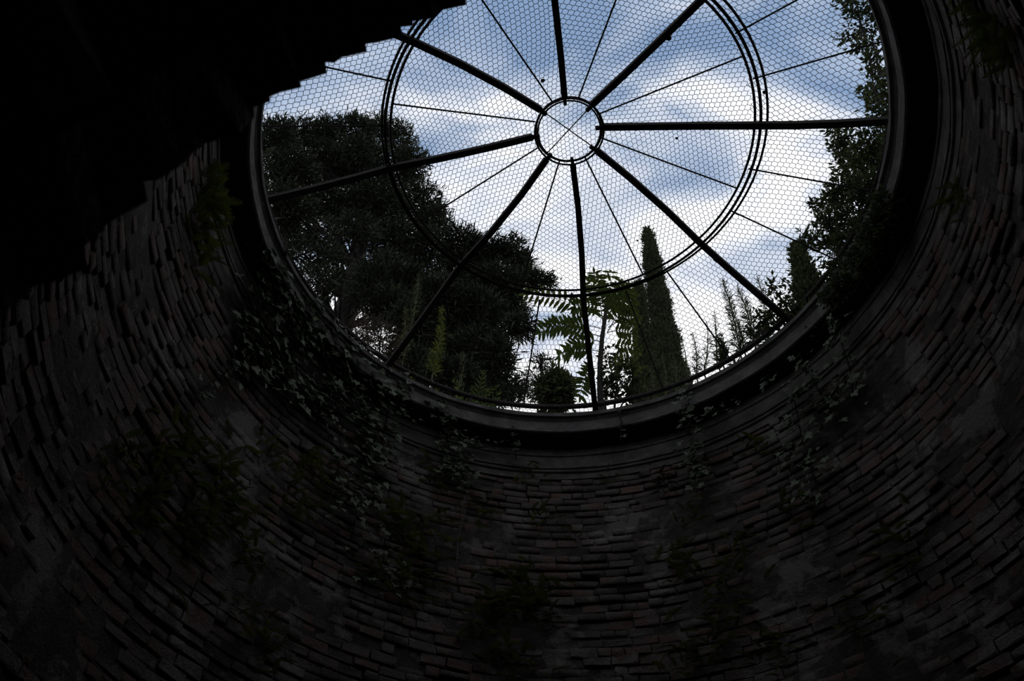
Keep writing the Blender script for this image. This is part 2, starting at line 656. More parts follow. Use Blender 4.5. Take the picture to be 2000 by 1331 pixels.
for k in range(160):
    t = 2 * PI * k / 160
    r = float(rim(t)) + 0.10
    pts.append((r * math.cos(t), r * math.sin(t), 0.24))
    pts2.append(((r + 0.01) * math.cos(t), (r + 0.01) * math.sin(t), 0.285))
mb.tube(pts, 0.027, 6, closed=True)
mb.build('outer_hoop', M['iron'], cage, smooth=True)
mb2.tube(pts2, 0.012, 6, closed=True)
mb2.build('outer_hoop', M['iron'], cage, smooth=True)
for k in range(24):
    t = 2 * PI * (k + 0.3) / 24
    r = float(rim(t)) + 0.10
    mb = MB()
    mb.bar([(r * math.cos(t), r * math.sin(t), 0.02), (r * math.cos(t), r * math.sin(t), 0.285)], 0.02, 0.02, (1, 0.3, 0))
    mb.build('foot', M['iron'], cage)
for k in range(8):
    k2 = (k + 1) % 8
    def mid_ang(r, u):
        a, b_ = rib_ang(k, r), rib_ang(k2, r)
        if b_ < a:
            b_ += 2 * PI
        return a + (b_ - a) * u
    mb = MB()
    am_ = mid_ang(1.735, 0.5)
    re_ = 1.735 + 0.03 * math.cos(2 * am_) + 0.021 * math.cos(am_) - 0.029 * math.sin(am_)
    mb.tube([cp(0.34, mid_ang(0.34, 0.5), 0.01), (re_ * math.cos(am_), re_ * math.sin(am_), 0.738)], 0.0085, 6)
    mb.build('rod', M['iron'], cage)
    for u in (0.33, 0.67):
        mb = MB()
        ro = float(rim(mid_ang(2.75, u))) + 0.10
        mb.tube([cp(1.80, mid_ang(1.80, u), 0.005), (ro * math.cos(mid_ang(2.75, u)), ro * math.sin(mid_ang(2.75, u)), 0.24)], 0.0085, 6)
        mb.build('rod', M['iron'], cage)
for sgn in (0, 1):
    a = math.radians(35 if sgn else -50)
    mb = MB()
    mb.tube([(CC['hub'][0] + 0.33 * s * math.cos(a), CC['hub'][1] + 0.33 * s * math.sin(a), 1.145) for s in (-1, 0, 1)], 0.006, 6)
    mb.build('cross_wire', M['iron'], cage)


def netting(inside, angle, seed):
    """hexagonal wire netting over the plan region inside(x, y), laid on the dome"""
    r_ = np.random.default_rng(seed)
    a, h = 0.051, 0.058                        # cell width, length
    ca, sa = math.cos(angle), math.sin(angle)
    ph = r_.uniform(0, 6, 4)

    def warp(u, v_):
        du = 0.018 * math.sin(v_ * 3.1 + ph[0]) + 0.012 * math.sin(u * 5.3 + ph[1])
        dv_ = 0.018 * math.sin(u * 2.7 + ph[2]) + 0.012 * math.sin(v_ * 6.1 + ph[3])
        u, v_ = u + du, v_ + dv_
        return u * ca - v_ * sa, u * sa + v_ * ca
    V, Fc = [], []
    idx = {}
    n = 66

    def node(i, j, s):
        key = (i, j, s)
        if key not in idx:
            u = (i + (0.5 if j % 2 else 0)) * a
            v_ = j * h * 0.75 + (0.16 * h if s else -0.16 * h)
            x, y = warp(u, v_)
            idx[key] = (x, y)
        return idx[key]
    edges = []
    for j in range(-n - 12, n + 12):
        for i in range(-n, n):
            p0, p1 = node(i, j, 0), node(i, j, 1)
            edges.append((p0, p1))
            e = 1 if j % 2 else 0
            edges.append((p1, node(i + e - 1, j + 1, 0)))
            edges.append((p1, node(i + e, j + 1, 0)))
    for p, q in edges:
        if not inside((p[0] + q[0]) / 2, (p[1] + q[1]) / 2):
            continue
        P = np.array((p[0], p[1], cz(math.hypot(*p)) + 0.028))
        Q = np.array((q[0], q[1], cz(math.hypot(*q)) + 0.028))
        t = Q - P
        s = np.cross(t, (0, 0, 1.0))
        L = np.linalg.norm(s)
        if L < 1e-6:
            continue
        s *= WIRE / L
        up_ = np.array((0, 0, WIRE))
        b = len(V)
        for E_ in (P, Q):
            V += [E_ + s - 0.6 * up_, E_ - s - 0.6 * up_, E_ + up_]
        Fc += [(b, b + 1, b + 4, b + 3), (b + 1, b + 2, b + 5, b + 4), (b + 2, b, b + 3, b + 5)]
    o = link('wire_netting', new_mesh('wire_netting', V, np.array(Fc), M['wire']), cage)
    o['kind'] = 'stuff'


WIRE = 0.0025
netang = [0.15, 0.5, 1.45, 0.7, 0.2, 0.35, 1.1, 0.75]
for k in range(8):
    k2 = (k + 1) % 8

    def ins(x, y, lo, hi, k=k, k2=k2):
        r = math.hypot(x, y)
        if not (lo <= r):
            return False
        t = math.atan2(y, x)
        if hi is None:
            if r > float(rim(t)) + 0.09:
                return False
        elif r > hi:
            return False
        a, b_ = rib_ang(k, r), rib_ang(k2, r)
        d = (t - a) % (2 * PI)
        return d < (b_ - a) % (2 * PI)
    netting(lambda x, y: ins(x, y, 0.34, 1.76), netang[k] + 0.1, 100 + k)
    netting(lambda x, y: ins(x, y, 1.76, None), netang[k] + 0.75, 200 + k)
netting(lambda x, y: math.hypot(x, y) < 0.34, 0.4, 300)


# ------------------------------------------------------------------ plant helpers
def leaf_cloud(P, D, L, Wd, fold=0.25, r=rng):
    """one folded diamond leaf for each point P growing along D"""
    n = len(P)
    D = D / (np.linalg.norm(D, axis=1, keepdims=True) + 1e-9)
    R_ = r.normal(size=(n, 3))
    S = np.cross(D, R_)
    S /= np.linalg.norm(S, axis=1, keepdims=True) + 1e-9
    Nn = np.cross(S, D)
    L = np.broadcast_to(np.asarray(L, float).reshape(-1, 1), (n, 1))
    Wd = np.broadcast_to(np.asarray(Wd, float).reshape(-1, 1), (n, 1))
    mid_ = P + D * L * 0.45
    v = np.stack([P, mid_ + S * Wd * 0.5 + Nn * Wd * fold, P + D * L, mid_ - S * Wd * 0.5 + Nn * Wd * fold], 1).reshape(-1, 3)
    b = np.arange(n)[:, None] * 4
    f = np.concatenate([b + np.array([0, 1, 2]), b + np.array([0, 2, 3])])
    return v, f


def join(parts):
    V, Fs, b = [], [], 0
    for v, f in parts:
        V.append(v)
        Fs.append(f + b)
        b += len(v)
    return np.concatenate(V), np.concatenate(Fs)


def ellipsoid_points(c, rad, n, shell=2.0, r=rng):
    d = r.normal(size=(n, 3))
    d /= np.linalg.norm(d, axis=1, keepdims=True)
    q = d * (r.random((n, 1)) ** (1 / shell))
    B = np.stack([RT, UP, FW])
    return np.asarray(c) + (q * np.asarray(rad)) @ B, d @ B


def blob(px, py, rx, ry, D, n, depth=None):
    c = at(px, py, D)
    k = ((c - CAM) @ FW) / F
    return ellipsoid_points(c, (rx * k, ry * k, (depth or 0.8 * min(rx, ry)) * k), n)


def sprays(P, D0, L, W_, per, spread=0.8, up=0.3):
    n = len(P)
    PP = np.repeat(P, per, 0)
    DD = np.repeat(D0, per, 0) + rng.normal(size=(n * per, 3)) * spread
    DD[:, 2] += up
    PP = PP + rng.normal(size=PP.shape) * L * 0.35
    return leaf_cloud(PP, DD, L * rng.uniform(0.6, 1.3, n * per), W_)


def conifer(name, label, cat, base, trunk, trunk_r, blobs, D, dens, L, W_, material, per=7, branches=True, group=None):
    base = np.asarray(base, float)
    t = thing(name, label, cat, base, group)
    mb = MB()
    pts = [base] + [at(x, y, D) for x, y in trunk]
    rr = np.linspace(trunk_r, trunk_r * 0.35, len(pts))
    mb.tube(pts, list(rr), 9)
    mb.build('trunk', M['bark'], t, smooth=True, origin=base)
    V = []
    for (px, py, rx, ry, *thin) in blobs:
        n = int(dens * rx * ry * (thin[0] if thin else 1.0))
        P, d = blob(px, py, rx, ry, D + random.uniform(-0.9, 0.1), n)
        V.append(sprays(P, d, L, W_, per))
        if branches:
            c = P.mean(0)
            # bough from the nearest trunk point a little below
            cand = min(pts[1:], key=lambda q: np.linalg.norm(q - c) + max(0, q[2] - c[2]) * 1.5)
            mid_ = 0.5 * (cand + c) + np.array((0, 0, -0.2))
            mb = MB()
            mb.tube([cand, mid_, c], [trunk_r * 0.26, trunk_r * 0.17, trunk_r * 0.06], 6)
            for _ in range(26 if thin else 9):
                e = P[random.randrange(len(P))]
                s = random.random()
                q = cand * (1 - s) * (1 - s) + mid_ * 2 * s * (1 - s) + c * s * s
                mb.tube([q, 0.5 * (q + e) + np.array((0, 0, 0.1)), e], [trunk_r * 0.09, trunk_r * 0.06, trunk_r * 0.02], 4)
            mb.build('bough', M['bark'], t, origin=base)
    v, f = join(V)
    o = link('foliage', new_mesh('foliage', v - base, f, material), t)
    o['kind'] = 'stuff'
    return t


def foot(px, py, D):
    p = at(px, py, D)
    return np.array((p[0], p[1], Z0 - 0.09))


# ------------------------------------------------------------------ trees beyond the rim
conifer('conifer_tree', 'big dark conifer with forked trunk filling the left side of the opening', 'tree',
        foot(665, 640, 9.5), [(665, 640), (680, 590), (695, 520), (706, 450), (716, 380), (722, 300), (724, 240)], 0.27,
        [(535, 272, 42, 36), (585, 262, 36, 28), (635, 262, 40, 30), (690, 252, 40, 26), (738, 250, 32, 26), (778, 270, 34, 30),
         (800, 325, 40, 40), (560, 335, 55, 50), (640, 325, 60, 48), (720, 325, 60, 50), (560, 400, 50, 36), (640, 400, 55, 36),
         (740, 400, 60, 46), (815, 400, 50, 40), (850, 435, 34, 28), (575, 462, 50, 26, 0.5), (770, 470, 60, 40), (830, 490, 50, 40),
         (752, 525, 46, 28, 0.6), (800, 560, 50, 40), (650, 450, 46, 22, 0.5), (600, 500, 60, 34, 0.28), (625, 555, 46, 36, 0.25), (650, 520, 30, 50, 0.25), (720, 560, 40, 50, 0.4), (700, 450, 40, 28, 0.6), (720, 395, 40, 30), (760, 600, 40, 34), (745, 565, 30, 22),
         (545, 445, 30, 34, 0.5), (690, 300, 40, 30)],
        9.5, 0.13, 0.20, 0.034, M['conifer'], per=9)
conifer('conifer_tree', 'dark spreading conifer with pointed sprays right of the big left tree', 'tree',
        foot(905, 700, 8.6), [(905, 700), (915, 640), (925, 580), (935, 520), (945, 480)], 0.24,
        [(900, 480, 42, 36), (950, 492, 42, 30), (1000, 488, 26, 26), (1018, 520, 30, 24), (1050, 548, 36, 17), (900, 545, 60, 46),
         (970, 555, 56, 38), (860, 590, 50, 50), (930, 620, 60, 50), (990, 600, 40, 30), (1012, 640, 30, 20), (860, 670, 56, 50),
         (930, 690, 55, 50), (972, 700, 26, 40), (880, 740, 60, 36), (960, 760, 36, 30), (1000, 770, 22, 16), (800, 640, 36, 50),
         (800, 720, 46, 40), (930, 530, 40, 34), (925, 600, 40, 34)],
        8.6, 0.14, 0.17, 0.030, M['conifer'], per=9)
conifer('conifer_tree', 'small feathery conifer standing low between dark conifer and sapling', 'tree',
        foot(1062, 790, 9.8), [(1062, 790), (1060, 740), (1056, 700)], 0.07,
        [(1056, 705, 16, 12), (1075, 728, 20, 10), (1042, 735, 18, 10), (1062, 752, 26, 10), (1030, 765, 22, 12), (1010, 745, 16, 8)],
        9.8, 0.09, 0.14, 0.026, M['conifer'], per=8)
conifer('conifer_tree', 'added conifer behind the left rim and brick arch, shading the right wall', 'tree',  # added out of view to block sky light from the right wall
        foot(430, 500, 8.5), [(430, 500), (430, 400), (425, 300), (420, 200)], 0.25,
        [(440, 330, 70, 60), (380, 260, 80, 60), (300, 320, 80, 70), (420, 420, 80, 60), (330, 430, 80, 60), (350, 170, 70, 60), (250, 230, 70, 70),
         (260, 420, 80, 80), (400, 520, 90, 60)], 8.5, 0.016, 0.34, 0.13, M['conifer'], per=9)
conifer('rounded_bush', 'small dense rounded bush just left of the sapling', 'bush',
        foot(1085, 790, 8.2), [(1085, 790), (1086, 770)], 0.05,
        [(1086, 765, 26, 32)], 8.2, 0.35, 0.15, 0.06, M['shrub'], branches=False)


def flame(name, label, tip, base, prof_, D, n, L, W_, material):
    """slender cypress: prof_ gives (share of height from the tip, half width in pixels)"""
    b = foot(base[0], base[1], D)
    t = thing(name, label, 'tree', b)
    s = rng.random(n) ** 0.75
    xs = np.interp(s, [p[0] for p in prof_], [p[1] for p in prof_])
    ang = rng.random(n) * 2 * PI
    rr = np.sqrt(rng.random(n)) * 0.25 + 0.78
    P = np.zeros((n, 3))
    Dv = np.zeros((n, 3))
    lump = 1 + 0.16 * np.sin(s * 31 + ang * 2) + 0.1 * np.sin(s * 67 - ang * 3)
    A0 = at(tip[0], tip[1], D)
    B0 = at(base[0], base[1], D)
    for i in range(n):
        c = A0 + (B0 - A0) * s[i]
        k = ((c - CAM) @ FW) / F
        q = xs[i] * k * rr[i] * lump[i]
        e = np.array((math.cos(ang[i]), math.sin(ang[i]), 0))
        P[i] = c + e * q
        Dv[i] = e * 0.55 + np.array((0, 0, 1.0))
    v, f = sprays(P, Dv, L, W_, 5, spread=0.35, up=0.2)
    o = link('foliage', new_mesh('foliage', v - b, f, material), t)
    o['kind'] = 'stuff'
    mb = MB()
    mb.tube([b, B0, A0 + (B0 - A0) * 0.1], [0.14, 0.12, 0.03], 8)
    mb.build('trunk', M['bark'], t, smooth=True, origin=b)
    return t


flame('cypress_tree', 'tall slender cypress spire, the taller of the two, right of the sapling', (1264, 448), (1322, 800),
      [(0, 1), (0.08, 6), (0.2, 10), (0.45, 13.5), (0.7, 20), (1, 31)], 8.0, 5200, 0.085, 0.022, M['cypress'])
flame('cypress_tree', 'shorter dark cypress spire close behind the left side of the tall one', (1247, 552), (1268, 800),
      [(0, 2), (0.1, 8), (0.35, 11), (0.7, 16), (1, 22)], 9.0, 3400, 0.085, 0.022, M['cypress'])
flame('ivy_clad_stump', 'pointed ivy-clad conifer stump among shrubs at the right rim', (1556, 482), (1606, 660),
      [(0, 5), (0.25, 9), (0.5, 18), (1, 28)], 5.6, 1500, 0.075, 0.035, M['shrub'])


# ------------------------------------------------------------------ shrubs with single leaves, right side
def shrub(name, label, base, stems, D, blobs, dens, L, W_, material, cat='shrub', group=None, per=4):
    b = np.asarray(base, float)
    t = thing(name, label, cat, b, group)
    for st in stems:
        mb = MB()
        pts = [b + np.array((random.uniform(-.05, .05), random.uniform(-.05, .05), 0))] + [at(x, y, D + random.uniform(-.1, .1)) for x, y in st]
        mb.tube(pts, list(np.linspace(0.02, 0.006, len(pts))), 5)
        mb.build('stem', M['bark'], t, origin=b)
    V = []
    for (px, py, rx, ry) in blobs:
        n = max(4, int(dens * rx * ry))
        P, d = blob(px, py, rx, ry, D + random.uniform(-.25, .25), n)
        V.append(sprays(P, d, L, W_, per, spread=1.0, up=0.25))
        c = P.mean(0)
        mb = MB()
        for _ in range(5):
            e = P[random.randrange(n)]
            s_ = P[random.randrange(n)]
            V2 = 0.5 * (s_ + e)
            mb.tube([s_, V2 + rng.normal(size=3) * 0.02, e], [0.006, 0.005, 0.003], 4)
        mb.build('twig', M['bark'], t, origin=b)
    v, f = join(V)
    o = link('foliage', new_mesh('foliage', v - b, f, material), t)
    o['kind'] = 'stuff'
    return t


def rim_foot(deg, out=0.35):
    t = math.radians(deg)
    r = float(rim(t)) + out
    return np.array((r * math.cos(t), r * math.sin(t), Z0 - 0.09))


shrub('leafy_shrub', 'loose leafy branches hanging in at the upper right corner of the opening', rim_foot(-32, 0.5),
      [[(1700, 120), (1680, 40), (1660, -60)], [(1720, 150), (1700, 60)]], 5.0,
      [(1665, 12, 34, 26), (1690, 45, 28, 28), (1655, 70, 26, 14), (1690, 88, 28, 20), (1702, 120, 20, 18), (1710, 20, 18, 30), (1650, -20, 40, 20)],
      0.05, 0.075, 0.036, M['shrub'])
shrub('leafy_shrub', 'upright leafy shrub above the thick rib at the right rim', rim_foot(-14, 0.4),
      [[(1720, 220), (1706, 170), (1700, 120)], [(1730, 240), (1720, 180)]], 5.0,
      [(1712, 150, 18, 28), (1705, 190, 24, 24), (1722, 215, 24, 24), (1690, 178, 16, 10), (1735, 180, 14, 40)],
      0.06, 0.08, 0.036, M['shrub'])
shrub('leafy_shrub', 'dense dark shrub below the thick rib at the right rim', rim_foot(-2, 0.4),
      [[(1700, 420), (1670, 330), (1640, 260)], [(1720, 400), (1700, 320)], [(1690, 460), (1640, 400)]], 5.1,
      [(1640, 275, 22, 24), (1660, 320, 34, 34), (1700, 300, 40, 50), (1650, 370, 36, 30), (1700, 380, 40, 50), (1735, 300, 26, 60),
       (1625, 390, 26, 18), (1640, 430, 40, 34), (1690, 450, 30, 36), (1625, 255, 18, 10)],
      0.11, 0.07, 0.03, M['shrub'])
shrub('leafy_shrub', 'open twiggy shrub leaning in over lower right rim', rim_foot(16, 0.3),
      [[(1680, 560), (1640, 500), (1600, 470), (1575, 460)], [(1660, 540), (1620, 440), (1580, 400)]], 5.3,
      [(1598, 400, 20, 14), (1590, 470, 26, 22), (1620, 490, 28, 26), (1640, 530, 24, 28), (1650, 470, 26, 26), (1570, 462, 14, 10), (1605, 430, 16, 14)],
      0.06, 0.075, 0.032, M['shrub'])
shrub('leafy_shrub', 'leafy shrub where the lower right rib meets the rim', rim_foot(31, 0.25),
      [[(1560, 640), (1530, 590), (1510, 560)], [(1550, 650), (1500, 640), (1470, 660)]], 5.7,
      [(1512, 562, 14, 18), (1535, 590, 22, 18), (1500, 620, 26, 16), (1520, 640, 24, 18), (1480, 650, 20, 16), (1550, 560, 16, 14), (1560, 620, 22, 26)],
      0.06, 0.075, 0.034, M['shrub'])
shrub('drooping_shrub', 'dark overgrown shrub drooping over the right rim in front of the cornice', rim_foot(2, 0.2),
      [[(1750, 330), (1745, 380)], [(1715, 450), (1710, 500)], [(1670, 530), (1665, 560)]], 4.75,
      [(1752, 290, 24, 40), (1745, 350, 30, 40), (1728, 410, 34, 34), (1705, 460, 34, 34), (1680, 510, 30, 30), (1650, 550, 26, 24), (1625, 580, 22, 18)],
      0.12, 0.06, 0.026, M['shrub'])
shrub('dark_shrub', 'dark leafy shrub growing between sapling and cypresses', rim_foot(76, 0.5),
      [[(1200, 800), (1205, 750), (1215, 700)], [(1210, 800), (1235, 750)]], 6.5,
      [(1200, 700, 22, 20), (1225, 730, 28, 24), (1205, 765, 34, 24), (1245, 770, 26, 24), (1190, 735, 16, 20)],
      0.06, 0.085, 0.045, M['shrub'])
shrub('dry_scrub', 'brownish dry scrub over the left rim in front of the conifer trunk', rim_foot(128, 0.35),
      [[(720, 690), (716, 640), (712, 600)], [(740, 700), (745, 640)], [(700, 670), (690, 620)]], 6.0,
      [(705, 650, 30, 34), (740, 665, 32, 44), (765, 700, 24, 30), (700, 680, 24, 16)],
      0.075, 0.11, 0.012, M['dry'], per=6)


# ------------------------------------------------------------------ tall weeds on the rim
def weed(label, base_px, tip_px, D, nleaf, L, W_, material, name='tall_weed', bend=6, group='tall weeds growing along the rim', bottom=0.0):
    B0, A0 = at(base_px[0], base_px[1], D), at(tip_px[0], tip_px[1], D)
    ft = np.array((B0[0], B0[1], Z0 + 0.02))
    t = thing(name, label, 'weed', ft, group)
    pts = [ft, B0]
    for s in (0.25, 0.5, 0.75, 1.0):
        p = B0 + (A0 - B0) * s + RT * math.sin(s * 3) * bend * 0.005
        pts.append(p)
    mb = MB()
    mb.tube(pts, list(np.linspace(0.011, 0.004, len(pts))), 5)
    mb.build('stalk', M['weed'] if material is not M['dry'] else M['dry'], t, origin=ft)
    s = bottom + (1 - bottom) * rng.random(nleaf) ** 1.1
    Pl = np.array(pts[1:])
    u = s * (len(Pl) - 1)
    i0 = np.minimum(u.astype(int), len(Pl) - 2)
    P = Pl[i0] + (Pl[i0 + 1] - Pl[i0]) * (u - i0)[:, None]
    Dv = rng.normal(size=(nleaf, 3))
    Dv[:, 2] = np.abs(Dv[:, 2]) * 0.6 + 0.2
    sc = (1.25 - 0.7 * s)
    v, f = leaf_cloud(P + rng.normal(size=P.shape) * 0.01, Dv, L * sc, W_ * sc)
    link('leaves', new_mesh('leaves', v - ft, f, material), t)['kind'] = 'stuff'


weed('tall thin pale weed stalk against the dark conifers, leftmost', (780, 690), (792, 600), 6.1, 150, 0.09, 0.014, M['weed'])
weed('tallest pale weed stalk against the dark conifers', (790, 690), (818, 535), 6.1, 260, 0.09, 0.014, M['weed'])
weed('bushy green weed stalk standing right of the tallest pale stalk', (845, 730), (863, 600), 6.1, 300, 0.11, 0.018, M['fern'])
weed('short feathery weed between pale stalk and yellow-green fronds', (893, 760), (905, 690), 6.1, 120, 0.08, 0.012, M['weed'])
weed('thin dry weed stalk leaning beside the rib foot', (1400, 705), (1395, 610), 6.0, 140, 0.08, 0.012, M['shrub'], bend=2)
weed('tall dry weed with many side shoots, left of the lower right rib', (1447, 695), (1410, 548), 5.9, 420, 0.13, 0.012, M['shrub'])
weed('second tall dry weed, nearest the lower right rib', (1476, 680), (1440, 562), 5.8, 400, 0.13, 0.012, M['shrub'])
weed('thin curved weed between the two tall dry weeds', (1455, 690), (1422, 590), 6.0, 160, 0.09, 0.01, M['shrub'])
weed('fine wispy weed beside the cypress foot', (1360, 735), (1352, 650), 6.1, 200, 0.09, 0.008, M['shrub'])
weed('fine wispy weed second from the cypress foot', (1375, 728), (1380, 630), 6.1, 180, 0.1, 0.008, M['shrub'])
weed('bushy low weed between wispy weeds and tall dry weed', (1412, 712), (1404, 655), 5.9, 260, 0.1, 0.02, M['shrub'])
weed('slender weed crossing behind the lower right rib', (1500, 660), (1478, 540), 6.0, 260, 0.11, 0.01, M['shrub'])
for lab, x, y, h_ in [('leftmost fine grass stalk in front of the tall cypress', 1276, 780, 60), ('second fine grass stalk from the left before the tall cypress', 1300, 775, 80),
                      ('third fine grass stalk from the left before the tall cypress', 1320, 760, 70), ('rightmost fine grass stalk in front of the tall cypress', 1340, 755, 90)]:
    weed(lab, (x, y), (x - 8, y - h_), 6.1, 90, 0.1, 0.006, M['weed'], name='grass_stalk',
         group='grass stalks in front of the tall cypress')

# ------------------------------------------------------------------ sapling with feathered leaves
sap_base = np.array((*at(1172, 806, 6.35)[:2], Z0 - 0.09))
sap = thing('feathered_sapling', 'young tree with long feathered leaves standing at the rim behind the lowest rib', 'sapling', sap_base)
SD = 6.35
stem_px = [(1174, 800), (1172, 760), (1172, 710), (1176, 660), (1182, 620), (1184, 590)]
mb = MB()
mb.tube([sap_base] + [at(x, y, SD) for x, y in stem_px], [0.045, 0.042, 0.038, 0.034, 0.03, 0.026, 0.018], 8)
mb.build('trunk', M['bark'], sap, smooth=True, origin=sap_base)
lv = [(0, 0, 0), (0.12, 0.10, 0.03), (0.20, 0.34, 0.05), (0.15, 0.68, 0.02), (0, 1.0, -0.06), (-0.15, 0.68, 0.02), (-0.20, 0.34, 0.05), (-0.12, 0.10, 0.03),
      (0, 0.34, 0), (0, 0.68, -0.02)]
lf = [(0, 1, 8), (1, 2, 8), (2, 3, 9, 8), (3, 4, 9), (4, 5, 9), (5, 6, 8, 9), (6, 7, 8), (7, 0, 8)]
leaflet = new_mesh('leaflet', [(x * 0.7, y, z) for x, y, z in lv], lf, M['young'])
fronds = [  # start pixel, bend pixel, tip pixel, pairs, leaflet length in pixels
    ((1180, 650), (1172, 590), (1166, 536), 9, 27), ((1186, 650), (1212, 600), (1236, 582), 9, 27), ((1180, 670), (1140, 655), (1104, 684), 9, 22),
    ((1184, 600), (1166, 570), (1160, 528), 7, 22), ((1186, 605), (1194, 570), (1192, 526), 7, 22),
    ((1182, 625), (1110, 580), (1022, 574), 12, 26), ((1186, 620), (1205, 590), (1226, 560), 9, 32),
    ((1182, 645), (1110, 620), (1048, 650), 12, 27), ((1180, 660), (1120, 640), (1070, 632), 10, 24),
    ((1188, 640), (1230, 610), (1248, 628), 8, 22), ((1188, 630), (1215, 575), (1232, 566), 8, 24),
    ((1180, 690), (1130, 672), (1088, 698), 10, 24), ((1182, 680), (1230, 668), (1250, 690), 8, 22),
    ((1176, 720), (1140, 712), (1132, 780), 10, 26), ((1186, 650), (1220, 640), (1244, 655), 8, 20),
    ((1184, 600), (1150, 590), (1120, 600), 7, 24), ((1184, 612), (1172, 575), (1150, 548), 7, 24), ((1188, 615), (1212, 580), (1214, 545), 7, 26), ((1180, 700), (1220, 700), (1250, 725), 8, 22)]
for (s0, s1, s2, pairs, lpx) in fronds:
    dd = SD + random.uniform(-0.35, 0.3)
    p0, p1, p2 = at(s0[0], s0[1], SD), at(s1[0], s1[1], (SD + dd) / 2), at(s2[0], s2[1], dd)
    curve = [p0 * (1 - u) ** 2 + p1 * 2 * u * (1 - u) + p2 * u * u for u in np.linspace(0, 1, 9)]
    mb = MB()
    mb.tube(curve, list(np.linspace(0.008, 0.003, 9)), 4)
    fr = mb.build('frond', M['young'], sap, origin=sap_base)
    px_m = ((p0 - CAM) @ FW) / F
    for q in range(pairs):
        u = 0.22 + 0.76 * (q + 0.5) / pairs
        c = p0 * (1 - u) ** 2 + p1 * 2 * u * (1 - u) + p2 * u * u
        tg = 2 * (1 - u) * (p1 - p0) + 2 * u * (p2 - p1)
        tg /= np.linalg.norm(tg)
        nrm = -FW + rng.normal(size=3) * 0.2 + np.array((0, 0, -0.2))
        sd = np.cross(tg, nrm)
        sd /= np.linalg.norm(sd)
        for sg in ((1, -1) if q < pairs - 1 else (1, -1, 0)):
            y_ = sd * sg * 0.9 + tg * (0.45 if sg else 1.0) + np.array((0, 0, -0.28))
            y_ /= np.linalg.norm(y_)
            x_ = np.cross(y_, nrm)
            x_ /= np.linalg.norm(x_)
            z_ = np.cross(x_, y_)
            s = 1.12 * lpx * px_m * random.uniform(0.8, 1.1) * (1.0 - 0.35 * abs(u - 0.5))
            ob = link('leaflet', leaflet, fr)
            o_ = c - sap_base
            ob.matrix_local = Matrix(((x_[0] * s, y_[0] * s, z_[0] * s, o_[0]), (x_[1] * s, y_[1] * s, z_[1] * s, o_[1]),
                                      (x_[2] * s, y_[2] * s, z_[2] * s, o_[2]), (0, 0, 0, 1)))


# ------------------------------------------------------------------ ferns and feathery plants
def frond_mesh(pairs, wide, material, droop):
    v, f = [], []
    for q in range(pairs):
        u = 0.12 + 0.86 * q / pairs
        zc_ = -droop * u * u
        ln = wide * math.sin(PI * min(0.97, 0.18 + 0.8 * u)) ** 0.8
        for sg in (1, -1):
            b = len(v)
            w = 0.34 / pairs
            v += [(0, u - w, zc_), (sg * ln * 0.6, u + w * 0.6, zc_ - 0.03), (sg * ln, u + 0.10, zc_ - 0.06), (sg * ln * 0.5, u + w * 2.2, zc_ - 0.02), (0, u + w, zc_)]
            f.append((b, b + 1, b + 2, b + 3, b + 4))
    n0 = len(v)
    for u in np.linspace(0, 1, 6):
        v += [(-0.008, u, -droop * u * u), (0.008, u, -droop * u * u)]
    for k in range(5):
        f.append((n0 + 2 * k, n0 + 2 * k + 1, n0 + 2 * k + 3, n0 + 2 * k + 2))
    return new_mesh('frond', v, f, material)


fern_meshes = [frond_mesh(p, w, M['fern'], d) for p, w, d in ((13, 0.17, 0.45), (15, 0.14, 0.7), (11, 0.20, 0.35), (16, 0.12, 0.95))]
yellow_meshes = [frond_mesh(p, w, M['young'], d) for p, w, d in ((11, 0.2, 0.3), (12, 0.18, 0.5))]


def fern(label, p, out, n, size, meshes=fern_meshes, name='wall_fern', cat='fern', group='ferns rooted in the brick joints', spread=1.0, dens=2.3, small=0.58):
    p = np.asarray(p, float)
    t = thing(name, label, cat, p, group)
    out = np.asarray(out, float)
    side = np.cross(out, (0, 0, 1.0))
    n = int(n * dens)
    for k in range(n):
        a = random.uniform(-1.3, 1.3) * spread
        el = random.uniform(-0.35, 0.9)
        y_ = out * math.cos(a) + side * math.sin(a) * 1.2 + np.array((0, 0, el))
        y_ /= np.linalg.norm(y_)
        x_ = np.cross(y_, (0, 0, 1.0))
        x_ /= np.linalg.norm(x_)
        z_ = np.cross(x_, y_)
        s = size * small * random.uniform(0.55, 1.2)
        ob = link('frond', random.choice(meshes), t)
        j = side * random.gauss(0, .34) * size * spread + np.array((0, 0, random.gauss(0, .4) * size)) + out * random.uniform(0, 0.1) * size
        ob.matrix_local = Matrix(((x_[0] * s, y_[0] * s, z_[0] * s, j[0]), (x_[1] * s, y_[1] * s, z_[1] * s, j[1]),
                                  (x_[2] * s, y_[2] * s, z_[2] * s, j[2]), (0, 0, 0, 1)))
    return t


def wall_plant(label, px, py, n, size, **kw):
    p = on_wall(px, py, 0.0)
    out = -np.array((p[0], p[1], 0)) / math.hypot(p[0], p[1])
    return fern(label, p, out, n, size, **kw)


